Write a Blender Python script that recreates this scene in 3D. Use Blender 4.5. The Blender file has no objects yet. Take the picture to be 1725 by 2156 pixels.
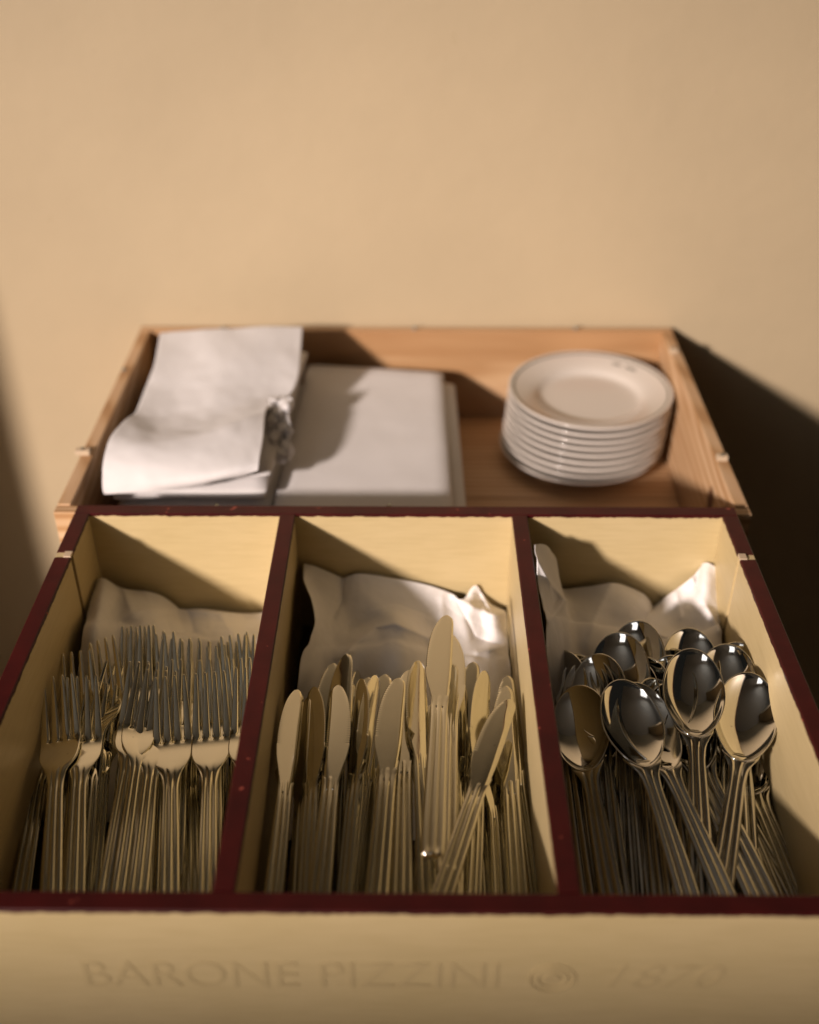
import bpy, bmesh, math, random
from mathutils import Vector, Matrix, noise
random.seed(7)
C = bpy.context.scene.collection
R = math.radians

# ------------------------------------------------------------------ camera
CAM = Vector((0.0073, -0.6994, 0.4768)); PITCH = 0.6030; YAW = -0.0062; FPX = 2337.7
cd = bpy.data.cameras.new('camera'); cam = bpy.data.objects.new('camera', cd); C.objects.link(cam)
cam.location = CAM; cam.rotation_euler = (math.pi / 2 - PITCH, 0, -YAW)
cd.sensor_fit = 'HORIZONTAL'; cd.sensor_width = 36; cd.lens = FPX / 1725 * 36
cd.clip_start = 0.01; cd.clip_end = 50
cd.dof.use_dof = True; cd.dof.focus_distance = 0.735; cd.dof.aperture_fstop = 3.4
bpy.context.scene.camera = cam

# ------------------------------------------------------------------ world and lamps
w = bpy.data.worlds.new('World'); bpy.context.scene.world = w; w.use_nodes = True
w.node_tree.nodes['Background'].inputs[0].default_value = (1.0, 0.95, 0.88, 1)
w.node_tree.nodes['Background'].inputs[1].default_value = 0.012
vs = bpy.context.scene.view_settings
vs.view_transform = 'Standard'; vs.look = 'None'; vs.gamma = 1; vs.exposure = 0.0; vs.use_curve_mapping = False
LD = Vector((1.52, 2.1, -1.0)).normalized()

def area(name, loc, direction, sx, sy, power, col, shape='DISK'):
    l = bpy.data.lights.new(name, 'AREA'); l.shape = shape; l.size = sx; l.size_y = sy
    l.energy = power; l.color = col
    o = bpy.data.objects.new(name, l); C.objects.link(o); o.location = loc
    o.rotation_euler = Vector(direction).to_track_quat('-Z', 'Y').to_euler()
    return o
def spot(name, loc, target, radius, power, col, size, blend):
    l = bpy.data.lights.new(name, 'SPOT'); l.shadow_soft_size = radius; l.energy = power; l.color = col
    l.spot_size = R(size); l.spot_blend = blend
    o = bpy.data.objects.new(name, l); C.objects.link(o); o.location = loc
    o.rotation_euler = (Vector(target) - Vector(loc)).to_track_quat('-Z', 'Y').to_euler(); return o
spot('low_sunlight', Vector((0, 0.1, 0)) - LD * 4.2, (0.14, 0.2, -0.35), 0.15, 1220, (1.0, 0.84, 0.755), 33, 1.0)
area('window_daylight', (-1.25, -1.72, 1.15), (0, 1, 0), 0.9, 0.85, 4.4, (0.96, 0.96, 1.0), 'RECTANGLE')

# ------------------------------------------------------------------ materials
def mat(name, base, rough=0.5, metal=0.0, build=None, spec=0.5):
    m = bpy.data.materials.new(name); m.use_nodes = True
    nt = m.node_tree; b = nt.nodes['Principled BSDF']
    b.inputs['Base Color'].default_value = (*base, 1); b.inputs['Roughness'].default_value = rough
    b.inputs['Metallic'].default_value = metal; b.inputs['Specular IOR Level'].default_value = spec
    if build: build(nt, b)
    return m
def nd(nt, t, **k):
    n = nt.nodes.new(t)
    for a, v in k.items():
        if a in n.inputs: n.inputs[a].default_value = v
        else: setattr(n, a, v)
    return n
def coords(nt, scale=(1, 1, 1), src='Object', rot=(0, 0, 0)):
    tc = nd(nt, 'ShaderNodeTexCoord'); mp = nd(nt, 'ShaderNodeMapping')
    mp.inputs['Scale'].default_value = scale; mp.inputs['Rotation'].default_value = rot
    nt.links.new(tc.outputs[src], mp.inputs['Vector']); return mp.outputs[0]
def ramp(nt, fac, stops):
    r = nd(nt, 'ShaderNodeValToRGB'); e = r.color_ramp.elements
    while len(e) < len(stops): e.new(0.5)
    for i, (p, c) in enumerate(stops):
        e[i].position = p; e[i].color = (*c, 1) if len(c) == 3 else c
    nt.links.new(fac, r.inputs[0]); return r.outputs[0]
def bump(nt, b, h, strength, dist=0.001):
    n = nd(nt, 'ShaderNodeBump'); n.inputs['Strength'].default_value = strength; n.inputs['Distance'].default_value = dist
    nt.links.new(h, n.inputs['Height']); nt.links.new(n.outputs[0], b.inputs['Normal'])
def mixc(nt, fac, a, bb, mode='MIX'):
    m = nd(nt, 'ShaderNodeMix', data_type='RGBA', blend_type=mode)
    for v, i in ((fac, 0), (a, 6), (bb, 7)):
        if isinstance(v, (int, float)): m.inputs[i].default_value = v
        elif isinstance(v, tuple): m.inputs[i].default_value = (*v, 1)
        else: nt.links.new(v, m.inputs[i])
    return m.outputs[2]
def noise_fac(nt, vec, scale, detail=4, rough=0.55):
    n = nd(nt, 'ShaderNodeTexNoise'); n.inputs['Scale'].default_value = scale
    n.inputs['Detail'].default_value = detail; n.inputs['Roughness'].default_value = rough
    nt.links.new(vec, n.inputs['Vector']); return n.outputs['Fac']

def plaster(base, amt=0.06):
    def f(nt, b):
        v = coords(nt)
        n1 = noise_fac(nt, v, 3.0, 5); n2 = noise_fac(nt, v, 60, 3)
        dark = tuple(c * (1 - amt) for c in base); lite = tuple(min(1, c * (1 + amt)) for c in base)
        c1 = ramp(nt, n1, [(0.3, dark), (0.7, lite)])
        sp = ramp(nt, noise_fac(nt, v, 34, 1), [(0.18, (0.72, 0.66, 0.55)), (0.215, (1, 1, 1))])
        nt.links.new(mixc(nt, 0.25, c1, sp, 'MULTIPLY'), b.inputs['Base Color'])
        bump(nt, b, n2, 0.28, 0.0015)
    return f
def cream_paint(nt, b):
    v = coords(nt, (1, 1, 1)); vg = coords(nt, (6, 6, 160))
    n1 = noise_fac(nt, v, 9, 5); n2 = noise_fac(nt, vg, 3, 4)
    c1 = ramp(nt, n1, [(0.3, (0.52, 0.41, 0.210)), (0.7, (0.555, 0.44, 0.24))])
    fine = ramp(nt, noise_fac(nt, coords(nt, (8, 8, 90)), 5, 4), [(0.3, (0.93, 0.92, 0.90)), (0.6, (1, 1, 1))])
    nt.links.new(mixc(nt, 1.0, c1, fine, 'MULTIPLY'), b.inputs['Base Color'])
    bump(nt, b, n2, 0.25, 0.0006)
def red_paint(nt, b):
    v = coords(nt); n1 = noise_fac(nt, v, 40, 5)
    c1 = ramp(nt, n1, [(0.3, (0.034, 0.003, 0.0035)), (0.75, (0.060, 0.0050, 0.0050))])
    chip = ramp(nt, noise_fac(nt, v, 130, 2), [(0.24, (1, 1, 1)), (0.215, (0, 0, 0))])
    ch = nd(nt, 'ShaderNodeValToRGB'); ch.color_ramp.elements[0].position = 0.27; ch.color_ramp.elements[1].position = 0.285
    ch.color_ramp.elements[0].color = (1, 1, 1, 1); ch.color_ramp.elements[1].color = (0, 0, 0, 1)
    nt.links.new(noise_fac(nt, v, 120, 2), ch.inputs[0])
    nt.links.new(mixc(nt, ch.outputs[0], c1, (0.28, 0.06, 0.04)), b.inputs['Base Color'])
    bump(nt, b, n1, 0.3, 0.0006)
def pine(scale, knots=()):
    def f(nt, b):
        v = coords(nt, scale)
        d = nd(nt, 'ShaderNodeTexNoise'); d.inputs['Scale'].default_value = 2.2; d.inputs['Detail'].default_value = 3
        nt.links.new(v, d.inputs['Vector'])
        wv = nd(nt, 'ShaderNodeTexWave', wave_type='RINGS', rings_direction='X'); wv.inputs['Scale'].default_value = 1.1
        wv.inputs['Distortion'].default_value = 5.0; wv.inputs['Detail'].default_value = 3; wv.inputs['Detail Scale'].default_value = 0.7
        nt.links.new(v, wv.inputs['Vector'])
        c1 = ramp(nt, wv.outputs['Fac'], [(0.15, (0.60, 0.41, 0.245)), (0.6, (0.555, 0.36, 0.195)), (0.93, (0.44, 0.255, 0.12))])
        c2 = ramp(nt, d.outputs['Fac'], [(0.3, (0.86, 0.80, 0.74)), (0.7, (1, 1, 1))])
        col = mixc(nt, 1.0, c1, c2, 'MULTIPLY')
        for (kx, ky, kz, rx, ry, rz) in knots:
            tc = nd(nt, 'ShaderNodeTexCoord'); s = nd(nt, 'ShaderNodeVectorMath', operation='SUBTRACT'); s.inputs[1].default_value = (kx, ky, kz)
            nt.links.new(tc.outputs['Object'], s.inputs[0])
            q = nd(nt, 'ShaderNodeVectorMath', operation='DIVIDE'); q.inputs[1].default_value = (rx, ry, rz)
            nt.links.new(s.outputs[0], q.inputs[0])
            L = nd(nt, 'ShaderNodeVectorMath', operation='LENGTH'); nt.links.new(q.outputs[0], L.inputs[0])
            k = ramp(nt, L.outputs['Value'], [(0.55, (0, 0, 0)), (0.9, (0.6, 0.6, 0.6)), (1.0, (1, 1, 1))])
            col = mixc(nt, k, (0.10, 0.035, 0.015), col)
        nt.links.new(col, b.inputs['Base Color'])
        bump(nt, b, wv.outputs['Fac'], 0.12, 0.0005)
    return f
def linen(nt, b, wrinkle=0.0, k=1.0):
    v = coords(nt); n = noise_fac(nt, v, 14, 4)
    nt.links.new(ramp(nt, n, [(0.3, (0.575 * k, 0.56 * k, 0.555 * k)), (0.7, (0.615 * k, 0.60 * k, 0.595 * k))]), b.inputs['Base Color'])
    wx = nd(nt, 'ShaderNodeTexNoise'); wx.inputs['Scale'].default_value = 900; nt.links.new(v, wx.inputs['Vector'])
    b.inputs['Sheen Weight'].default_value = 0.15
    wr = nd(nt, 'ShaderNodeTexNoise'); wr.inputs['Scale'].default_value = 26; wr.inputs['Detail'].default_value = 5; wr.inputs['Distortion'].default_value = 1.6
    nt.links.new(v, wr.inputs['Vector'])
    b1 = nd(nt, 'ShaderNodeBump'); b1.inputs['Strength'].default_value = wrinkle; b1.inputs['Distance'].default_value = 0.004; nt.links.new(wr.outputs['Fac'], b1.inputs['Height'])
    b2 = nd(nt, 'ShaderNodeBump'); b2.inputs['Strength'].default_value = 0.12; b2.inputs['Distance'].default_value = 0.0004; nt.links.new(wx.outputs['Fac'], b2.inputs['Height'])
    nt.links.new(b1.outputs[0], b2.inputs['Normal']); nt.links.new(b2.outputs[0], b.inputs['Normal'])
def steel(rough, tint):
    def f(nt, b):
        v = coords(nt, (1, 1, 1)); oi = nd(nt, 'ShaderNodeObjectInfo')
        ad = nd(nt, 'ShaderNodeVectorMath', operation='ADD'); mul = nd(nt, 'ShaderNodeMath', operation='MULTIPLY'); mul.inputs[1].default_value = 7.0
        nt.links.new(oi.outputs['Random'], mul.inputs[0]); nt.links.new(v, ad.inputs[0]); nt.links.new(mul.outputs[0], ad.inputs[1])
        n1 = noise_fac(nt, ad.outputs[0], 55, 5, 0.6)
        r = nd(nt, 'ShaderNodeMapRange'); r.inputs['From Min'].default_value = 0.35; r.inputs['From Max'].default_value = 0.75
        r.inputs['To Min'].default_value = rough; r.inputs['To Max'].default_value = rough + 0.08
        nt.links.new(n1, r.inputs['Value']); nt.links.new(r.outputs[0], b.inputs['Roughness'])
        n2 = noise_fac(nt, ad.outputs[0], 260, 3)
        sp = ramp(nt, n2, [(0.24, tuple(c * 0.62 for c in tint)), (0.30, tint)])
        nt.links.new(sp, b.inputs['Base Color'])
        n3 = noise_fac(nt, ad.outputs[0], 30, 2); bump(nt, b, n3, 0.05, 0.001)
    return f
M = dict(
    wall=mat('wall_paint', (0.8, 0.65, 0.37), 0.7, build=plaster((0.475, 0.378, 0.238), 0.07)),
    ceil=mat('ceiling_paint', (0.74, 0.71, 0.66), 0.9),
    floor=mat('room_floor', (0.20, 0.13, 0.08), 0.6),
    cream=mat('cream_paint', (0.78, 0.63, 0.38), 0.42, build=cream_paint),
    letter=mat('faded_lettering', (0.485, 0.38, 0.20), 0.45),
    red=mat('oxblood_paint', (0.1, 0.01, 0.01), 0.42, build=red_paint, spec=0.3),
    shade_floor=mat('shade_darkened_floor', (0.05, 0.03, 0.018), 0.6),  # near-black colour stands in for deep shade in the gaps between cutlery
    slotred=mat('oxblood_slot', (0.085, 0.012, 0.008), 0.5),
    bare=mat('bare_wood', (0.52, 0.40, 0.27), 0.6),
    pinex=mat('pine_along_x', (0.62, 0.4, 0.22), 0.5, build=pine((3, 60, 26))),
    piney=mat('pine_along_y', (0.62, 0.4, 0.22), 0.5, build=pine((40, 4, 26))),
    pinek=mat('pine_with_knots', (0.62, 0.4, 0.22), 0.5, build=pine((40, 4, 26), [(0.257, 0.075, -0.045, 0.02, 0.011, 0.016), (0.257, 0.030, -0.035, 0.02, 0.010, 0.020)])),
    floorp=mat('pine_floor', (0.5, 0.28, 0.13), 0.55, build=pine((3, 40, 40))),
    lining=mat('bunched_linen', (0.78, 0.77, 0.76), 0.9, build=lambda nt, b: linen(nt, b, 0.16, 1.30), spec=0.15),  # same fabric as white_linen, painted paler to replace missing bounce light
    linen=mat('white_linen', (0.78, 0.77, 0.76), 0.9, build=lambda nt, b: linen(nt, b, 0.05, 1.08), spec=0.15),
    steel=mat('polished_steel', (0.66, 0.63, 0.58), 0.1, 1.0, build=steel(0.035, (0.66, 0.64, 0.575))),
    satin=mat('worn_steel', (0.66, 0.63, 0.58), 0.16, 1.0, build=steel(0.05, (0.72, 0.685, 0.555))),
    china=mat('white_china', (0.62, 0.575, 0.52), 0.10),
    china_line=mat('grey_green_line', (0.16, 0.155, 0.12), 0.2),
    nail=mat('dull_nail', (0.30, 0.31, 0.28), 0.4, 1.0),
)

# ------------------------------------------------------------------ helpers
def tag(o, label=None, cat=None, group=None, kind=None):
    for k, v in (('label', label), ('category', cat), ('group', group), ('kind', kind)):
        if v: o[k] = v
    return o
def empty(name, loc=(0, 0, 0)):
    o = bpy.data.objects.new(name, None); C.objects.link(o); o.location = loc; o.empty_display_size = 0.02; return o
def link(name, me, m=None, parent=None, smooth=False):
    if m and not me.materials: me.materials.append(m)
    if smooth: me.polygons.foreach_set('use_smooth', [True] * len(me.polygons))
    o = bpy.data.objects.new(name, me); C.objects.link(o)
    if parent: o.parent = parent; o.matrix_parent_inverse = Matrix.Translation(-parent.location)
    return o
def from_bm(name, bm, m, parent=None, smooth=False):
    bmesh.ops.recalc_face_normals(bm, faces=bm.faces)
    me = bpy.data.meshes.new(name); bm.to_mesh(me); bm.free()
    return link(name, me, m, parent, smooth)
def box_bm(x0, x1, y0, y1, z0, z1, bev=0.0008, bm=None):
    bm = bm or bmesh.new()
    r = bmesh.ops.create_cube(bm, size=1)
    for v in r['verts']: v.co = Vector((x0 + (v.co.x + .5) * (x1 - x0), y0 + (v.co.y + .5) * (y1 - y0), z0 + (v.co.z + .5) * (z1 - z0)))
    if bev: bmesh.ops.bevel(bm, geom=list({e for v in r['verts'] for e in v.link_edges}), offset=bev, segments=2, affect='EDGES', profile=0.6)
    return bm
def box(name, x0, x1, y0, y1, z0, z1, m, parent=None, bev=0.0008):
    return from_bm(name, box_bm(x0, x1, y0, y1, z0, z1, bev), m, parent)
def prism_bm(poly, z0, z1, bm=None):
    bm = bm or bmesh.new()
    a = [bm.verts.new((x, y, z0)) for x, y in poly]; b = [bm.verts.new((x, y, z1)) for x, y in poly]
    bm.faces.new(a[::-1]); bm.faces.new(b); n = len(poly)
    for i in range(n): bm.faces.new((a[i], a[(i + 1) % n], b[(i + 1) % n], b[i]))
    return bm
def cr(p, t):
    """Catmull-Rom through a list of tuples/Vectors, t in 0..len-1"""
    n = len(p); i = min(int(t), n - 2); f = t - i
    P = [Vector(p[max(0, min(n - 1, i + k))]) for k in (-1, 0, 1, 2)]
    return 0.5 * ((2 * P[1]) + (P[2] - P[0]) * f + (2 * P[0] - 5 * P[1] + 4 * P[2] - P[3]) * f * f + (3 * P[1] - P[0] - 3 * P[2] + P[3]) * f ** 3)
def lerp1(pts, x):
    """smooth 1-D interpolation through (x, y) knots"""
    if x <= pts[0][0]: return pts[0][1]
    for (a, va), (b, vb) in zip(pts, pts[1:]):
        if x <= b:
            return va + (vb - va) * ((x - a) / (b - a))
    return pts[-1][1]
def hermite(pts, x):
    if x <= pts[0][0]: return pts[0][1]
    n = len(pts)
    for i in range(n - 1):
        x0, y0 = pts[i]; x1, y1 = pts[i + 1]
        if x <= x1:
            def sl(k):
                if k == 0: return (pts[1][1] - pts[0][1]) / (pts[1][0] - pts[0][0])
                if k == n - 1: return (pts[-1][1] - pts[-2][1]) / (pts[-1][0] - pts[-2][0])
                return (pts[k + 1][1] - pts[k - 1][1]) / (pts[k + 1][0] - pts[k - 1][0])
            h = x1 - x0; t = (x - x0) / h; m0 = sl(i) * h; m1 = sl(i + 1) * h
            return (2 * t**3 - 3 * t**2 + 1) * y0 + (t**3 - 2 * t**2 + t) * m0 + (-2 * t**3 + 3 * t**2) * y1 + (t**3 - t**2) * m1
    return pts[-1][1]
CR_, CU_, CF_ = (cam.rotation_euler.to_matrix() @ Vector(v) for v in ((1, 0, 0), (0, 1, 0), (0, 0, -1)))
def ray(px, py): return (CF_ + CR_ * ((px - 862.5) / FPX) + CU_ * ((1078 - py) / FPX)).normalized()
def at_y(px, py, y): d = ray(px, py); return CAM + d * ((y - CAM.y) / d.y)
def at_z(px, py, z): d = ray(px, py); return CAM + d * ((z - CAM.z) / d.z)
def sheet(rows_of_pts, nu, nv):
    """Catmull-Rom patch through a grid of points -> bmesh grid"""
    bm = bmesh.new(); G = []
    for j in range(nv + 1):
        t = j / nv * (len(rows_of_pts) - 1); row = []
        for i in range(nu + 1):
            cols = [cr(r, i / nu * (len(r) - 1)) for r in rows_of_pts]
            row.append(bm.verts.new(cr(cols, t)))
        G.append(row)
    for j in range(nv):
        for i in range(nu): bm.faces.new((G[j][i], G[j][i + 1], G[j + 1][i + 1], G[j + 1][i]))
    return bm
def bake(bm, mods, name):
    me = bpy.data.meshes.new(name + '_raw'); bm.to_mesh(me); bm.free()
    o = bpy.data.objects.new('tmp', me); C.objects.link(o)
    for t, kw in mods:
        md = o.modifiers.new(t, t)
        for k, v in kw.items(): setattr(md, k, v)
    dg = bpy.context.evaluated_depsgraph_get(); out = bpy.data.meshes.new_from_object(o.evaluated_get(dg))
    bpy.data.objects.remove(o); bpy.data.meshes.remove(me); out.name = name
    out.polygons.foreach_set('use_smooth', [True] * len(out.polygons)); return out

# ------------------------------------------------------------------ the setting
S = lambda o: tag(o, kind='structure')
WY = 0.340
S(box('wall', -1.6, 1.6, WY, WY + 0.1, -0.9, 1.9, M['wall'], bev=0))
wall_ = [o for o in C.objects if o.name == 'wall'][0]
for px, py, rr in ((1505, 190, .0011), (415, 652, .0016), (1668, 372, .0010), (198, 106, .0008), (868, 372, .0009), (1180, 250, .0007), (560, 300, .0008)):
    p = at_y(px, py, WY); bm = bmesh.new()
    bmesh.ops.create_icosphere(bm, subdivisions=2, radius=rr, matrix=Matrix.Translation(p) @ Matrix.Diagonal((1, .35, 1.2, 1)))
    from_bm('plaster_nib', bm, M['wall'] if px != 1505 else M['bare'], wall_, True)
S(box('added_shadow_post', -1.05, -0.620, -0.02, WY - 0.002, -0.9, 1.9, M['wall'], bev=0.004))  # unseen upright, added to cast the soft shadow on the wall's left
S(box('ceiling', -3.2, 1.6, -3.0, WY + 0.1, 1.905, 1.95, M['ceil'], bev=0))
S(box('floor', -3.2, 1.6, -3.0, WY + 0.1, -0.95, -0.905, M['floor'], bev=0))
S(box('added_sun_baffle', -3.2, 1.6, -1.66, -1.6, -0.9, 0.675, M['ceil'], bev=0.01))  # unseen barrier, added to keep low sun off the crate's front face
S(box('plinth', -0.215, 0.225, -0.33, 0.325, -0.903, -0.1225, M['wall'], bev=0.003))

# ------------------------------------------------------------------ painted crate (front)
W2, D, TH = 0.25, 0.358, 0.011
ZB, ZF = -0.121, -0.110
pc = tag(empty('cutlery_crate', (0, -D / 2, ZB)), 'cream painted wooden cutlery crate with dark red edges and three compartments', 'crate')
box('back_board', -W2, W2, -TH, 0, ZB, 0, M['cream'], pc)
fb = box('front_board', -W2, W2, -D, -D + TH, ZB, 0, M['cream'], pc)
box('floor_board', -W2 + TH + .0003, W2 - TH - .0003, -D + TH + .0003, -TH - .0003, ZB, ZF, M['shade_floor'], pc, 0)
SY = -0.063
def side_board(sgn):
    xi, xo = sgn * (W2 - TH), sgn * W2
    n = xi + sgn * 0.0032
    poly = [(xo, -D + TH + .0003), (xo, -TH - .0003), (xi, -TH - .0003), (xi, SY + .0026), (n, SY + .0026), (n, SY - .0026), (xi, SY - .0026), (xi, -D + TH + .0003)]
    o = from_bm('side_board', prism_bm(poly, ZB, 0), M['cream'], pc)
    lx = sorted((n - sgn * .0004, n - sgn * .0014))
    box('slot', lx[0], lx[1], SY - .0025, SY + .0025, ZB + .012, -.004, M['slotred'] if sgn < 0 else M['bare'], o, 0)
    box('chip', *sorted((xi - sgn * .0004, xi + sgn * .005)), SY - .0035, SY + .003, -.0006, .0016, M['bare'], o, 0.0004)
    return o
sbl, sbr = side_board(-1), side_board(1)
DV = [(-0.0945, -0.0835), (0.0805, 0.0915)]
dvs = [box('divider', a, b, -D + TH + .0003, -TH - .0003, ZF + .0003, -0.0004, M['cream'], pc) for a, b in DV]
def edge_strip(name, a, b, half, parent, drop=0.0016, seed=0):
    """wobbly coat of red paint over the top edge of a board, from a to b (xy), half = half thickness"""
    a, b = Vector((*a, 0)), Vector((*b, 0)); d = (b - a); L = d.length; d.normalize(); n = Vector((-d.y, d.x, 0))
    bm = bmesh.new(); N = max(8, int(L / 0.002)); rows = []
    for i in range(N + 1):
        p = a + d * (L * i / N); k = i * 0.35 + seed * 31.7
        j = lambda s: 0.0009 * noise.noise((k, s, 0)) + 0.0006 * noise.noise((k * 2.9, s, 5))
        hw = half + 0.00035
        prof = [(-hw, -drop + j(1.3)), (-hw, 0.0001), (-hw + .0008, 0.0007), (hw - .0008, 0.0007), (hw, 0.0001), (hw, -drop + j(7.7))]
        rows.append([bm.verts.new(p + n * u + Vector((0, 0, z))) for u, z in prof])
    for r0, r1 in zip(rows, rows[1:]):
        for q in range(5): bm.faces.new((r0[q], r0[q + 1], r1[q + 1], r1[q]))
        bm.faces.new((r0[5], r0[0], r1[0], r1[5]))
    for r in (rows[0], rows[-1]): bm.faces.new(r)
    return from_bm(name, bm, M['red'], parent)
bb = [o for o in C.objects if o.name == 'back_board'][0]
edge_strip('painted_edge', (-W2, -TH / 2), (W2, -TH / 2), TH / 2, bb, seed=1)
edge_strip('painted_edge', (-W2, -D + TH / 2), (W2, -D + TH / 2), TH / 2, fb, 0.0012, seed=2)
for o, sg, sd in ((sbl, -1, 3), (sbr, 1, 4)):
    x = sg * (W2 - TH / 2)
    edge_strip('painted_edge', (x, -D + TH + .0005), (x, SY - .0036), TH / 2, o, seed=sd)
    edge_strip('painted_edge', (x, SY + .0031), (x, -TH - .0005), TH / 2, o, seed=sd + 4)
for o, (a, b), sd in zip(dvs, DV, (9, 10)):
    edge_strip('painted_edge', ((a + b) / 2, -D + TH + .0006), ((a + b) / 2, -TH - .0006), (b - a) / 2, o, seed=sd)
# faint overpainted lettering on the outer face of the front board
def lettering(txt, x0, x1, zc, h, shear=0.0):
    cu = bpy.data.curves.new('lettering', 'FONT'); cu.body = txt; cu.extrude = 0.0001; cu.shear = shear; cu.size = 1
    o = bpy.data.objects.new('tmp', cu); C.objects.link(o); dg = bpy.context.evaluated_depsgraph_get()
    me = bpy.data.meshes.new_from_object(o.evaluated_get(dg)); bpy.data.objects.remove(o)
    xs = [v.co.x for v in me.vertices]; ys = [v.co.y for v in me.vertices]
    sx = (x1 - x0) / (max(xs) - min(xs)); sy = h / (max(ys) - min(ys)); mx, my = min(xs), min(ys)
    for v in me.vertices:
        x, y, z = v.co; v.co = Vector((x0 + (x - mx) * sx, -D - 0.0002 - z, zc - h / 2 + (y - my) * sy))
    return link('lettering', me, M['letter'], fb)
lettering('BARONE PIZZINI', -0.166, 0.052, -0.053, 0.022)
lettering('1870', 0.110, 0.170, -0.053, 0.020, 0.25)
bm = bmesh.new()
for r0, r1 in ((0.0125, 0.0112), (0.0088, 0.0070), (0.0045, 0.0010)):
    K = 40; ring = [[bm.verts.new((0.080 + r * math.cos(2 * math.pi * i / K), -D - dd, -0.055 + r * math.sin(2 * math.pi * i / K))) for i in range(K)] for r, dd in ((r0, .0001), (r0, .0005), (r1, .0005), (r1, .0001))]
    for k in range(3):
        for i in range(K): bm.faces.new((ring[k][i], ring[k][(i + 1) % K], ring[k + 1][(i + 1) % K], ring[k + 1][i]))
from_bm('emblem', bm, M['letter'], fb)

# ------------------------------------------------------------------ pine crate (behind)
px0, px1 = -0.2715, 0.2661; py0, py1 = 0.003, 0.335; zt, zb, zf = -0.0083, -0.1212, -0.104; pt = 0.0095; st = 0.011
kc = tag(empty('pine_crate', (0, 0.17, zb)), 'bare pine crate against the wall holding napkins and plates', 'crate')
box('front_board', px0, px1, py0, py0 + pt, zb, zt, M['pinex'], kc)
bk = box('back_board', px0, px1, py1 - pt, py1, zb, zt + .0012, M['pinex'], kc)
ls = box('side_board', px0 + .0006, px0 + st, py0 + pt + .0003, py1 - pt - .0003, zb, zt + .001, M['piney'], kc)
rs = box('side_board', px1 - st, px1 - .0006, py0 + pt + .0003, py1 - pt - .0003, zb, zt + .001, M['pinek'], kc)
yy = [py0 + pt + .0004, 0.083, 0.168, 0.247, py1 - pt - .0004]
for a, b in zip(yy, yy[1:]):
    o = box('floor_plank', px0 + st + .0004, px1 - st - .0004, a + .0005, b - .0005, zb + .004, zf + random.uniform(-.0006, .0004), M['floorp'], kc, 0.001)
def peg(px, py, parent, wx, wy=0.006, h=0.006):
    p = at_z(px, py, zt + .004)
    o = box('wooden_peg', p.x - wx / 2, p.x + wx / 2, p.y - wy / 2, p.y + wy / 2, zt + .0012, zt + h, M['bare'], parent, 0.0007)
    bm = bmesh.new(); bmesh.ops.create_cone(bm, cap_ends=True, segments=10, radius1=.0014, radius2=.0012, depth=.002, matrix=Matrix.Translation((p.x, p.y, zt + h + .0006)))
    from_bm('nail', bm, M['nail'], o)
peg(175, 950, ls, 0.012); peg(1521, 962, rs, 0.009); peg(1419, 737, rs, 0.008)
def nail(px, py, parent, z=zt):
    p = at_z(px, py, z); bm = bmesh.new()
    bmesh.ops.create_cone(bm, cap_ends=True, segments=12, radius1=.0022, radius2=.0016, depth=.0024, matrix=Matrix.Translation((p.x, p.y, z + .0016)))
    from_bm('nail', bm, M['nail'], parent)
fbp = [o for o in kc.children if o.name.startswith('front_board')][0]
nail(262, 781, ls); nail(457, 1069, fbp); nail(820, 1069, fbp)
for x in (470, 873, 1212): nail(x, 693, bk, zt + .0012)
bm = bmesh.new(); bmesh.ops.create_cone(bm, cap_ends=True, segments=12, radius1=.003, radius2=.003, depth=.001, matrix=Matrix.Translation((px0 + .0095, py0 - .0002, -0.044)) @ Matrix.Rotation(R(90), 4, 'X'))
from_bm('nail', bm, M['nail'], fbp)

# ------------------------------------------------------------------ plates
PR = 0.0785
def plate_mesh():
    prof = [(0.0, 0.0035), (0.030, 0.0035), (0.044, 0.0036), (0.0475, 0.0046), (0.0505, 0.0070), (0.054, 0.0092), (0.066, 0.0128), (0.0745, 0.0150), (0.0768, 0.0160), (0.0781, 0.0160), (PR, 0.0150),
            (0.0781, 0.0133), (0.0765, 0.0122), (0.066, 0.0092), (0.0535, 0.0050), (0.049, 0.0018), (0.0475, 0.0), (0.0445, 0.0), (0.0435, 0.0012), (0.0, 0.0012)]
    bm = bmesh.new(); K = 72; rings = []
    for r, z in prof:
        rings.append([bm.verts.new((0, 0, z))] if r == 0 else [bm.verts.new((r * math.cos(2 * math.pi * i / K), r * math.sin(2 * math.pi * i / K), z)) for i in range(K)])
    for a, b in zip(rings, rings[1:]):
        for i in range(K):
            j = (i + 1) % K
            q = [a[0], b[i], b[j]] if len(a) == 1 else [a[i], a[j], b[0]] if len(b) == 1 else [a[i], a[j], b[j], b[i]]
            bm.faces.new(q)
    bmesh.ops.recalc_face_normals(bm, faces=bm.faces)
    return bake(bm, [('SUBSURF', dict(levels=1, render_levels=1))], 'plate_body')
def line_mesh(r0, r1, z0, z1):
    bm = bmesh.new(); K = 96
    A = [bm.verts.new((r0 * math.cos(2 * math.pi * i / K), r0 * math.sin(2 * math.pi * i / K), z0)) for i in range(K)]
    B = [bm.verts.new((r1 * math.cos(2 * math.pi * i / K), r1 * math.sin(2 * math.pi * i / K), z1)) for i in range(K)]
    for i in range(K): bm.faces.new((A[i], A[(i + 1) % K], B[(i + 1) % K], B[i]))
    me = bpy.data.meshes.new('rim_line'); bm.to_mesh(me); bm.free(); return me
pm, lm = plate_mesh(), line_mesh(0.0726, 0.0746, 0.01475, 0.01525)
pm.materials.append(M['china']); lm.materials.append(M['china_line'])
NP = 9; top = at_z(1242, 818, -0.030)
ords = ['topmost', 'second', 'third', 'fourth', 'fifth', 'sixth', 'seventh', 'eighth', 'ninth']
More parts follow.
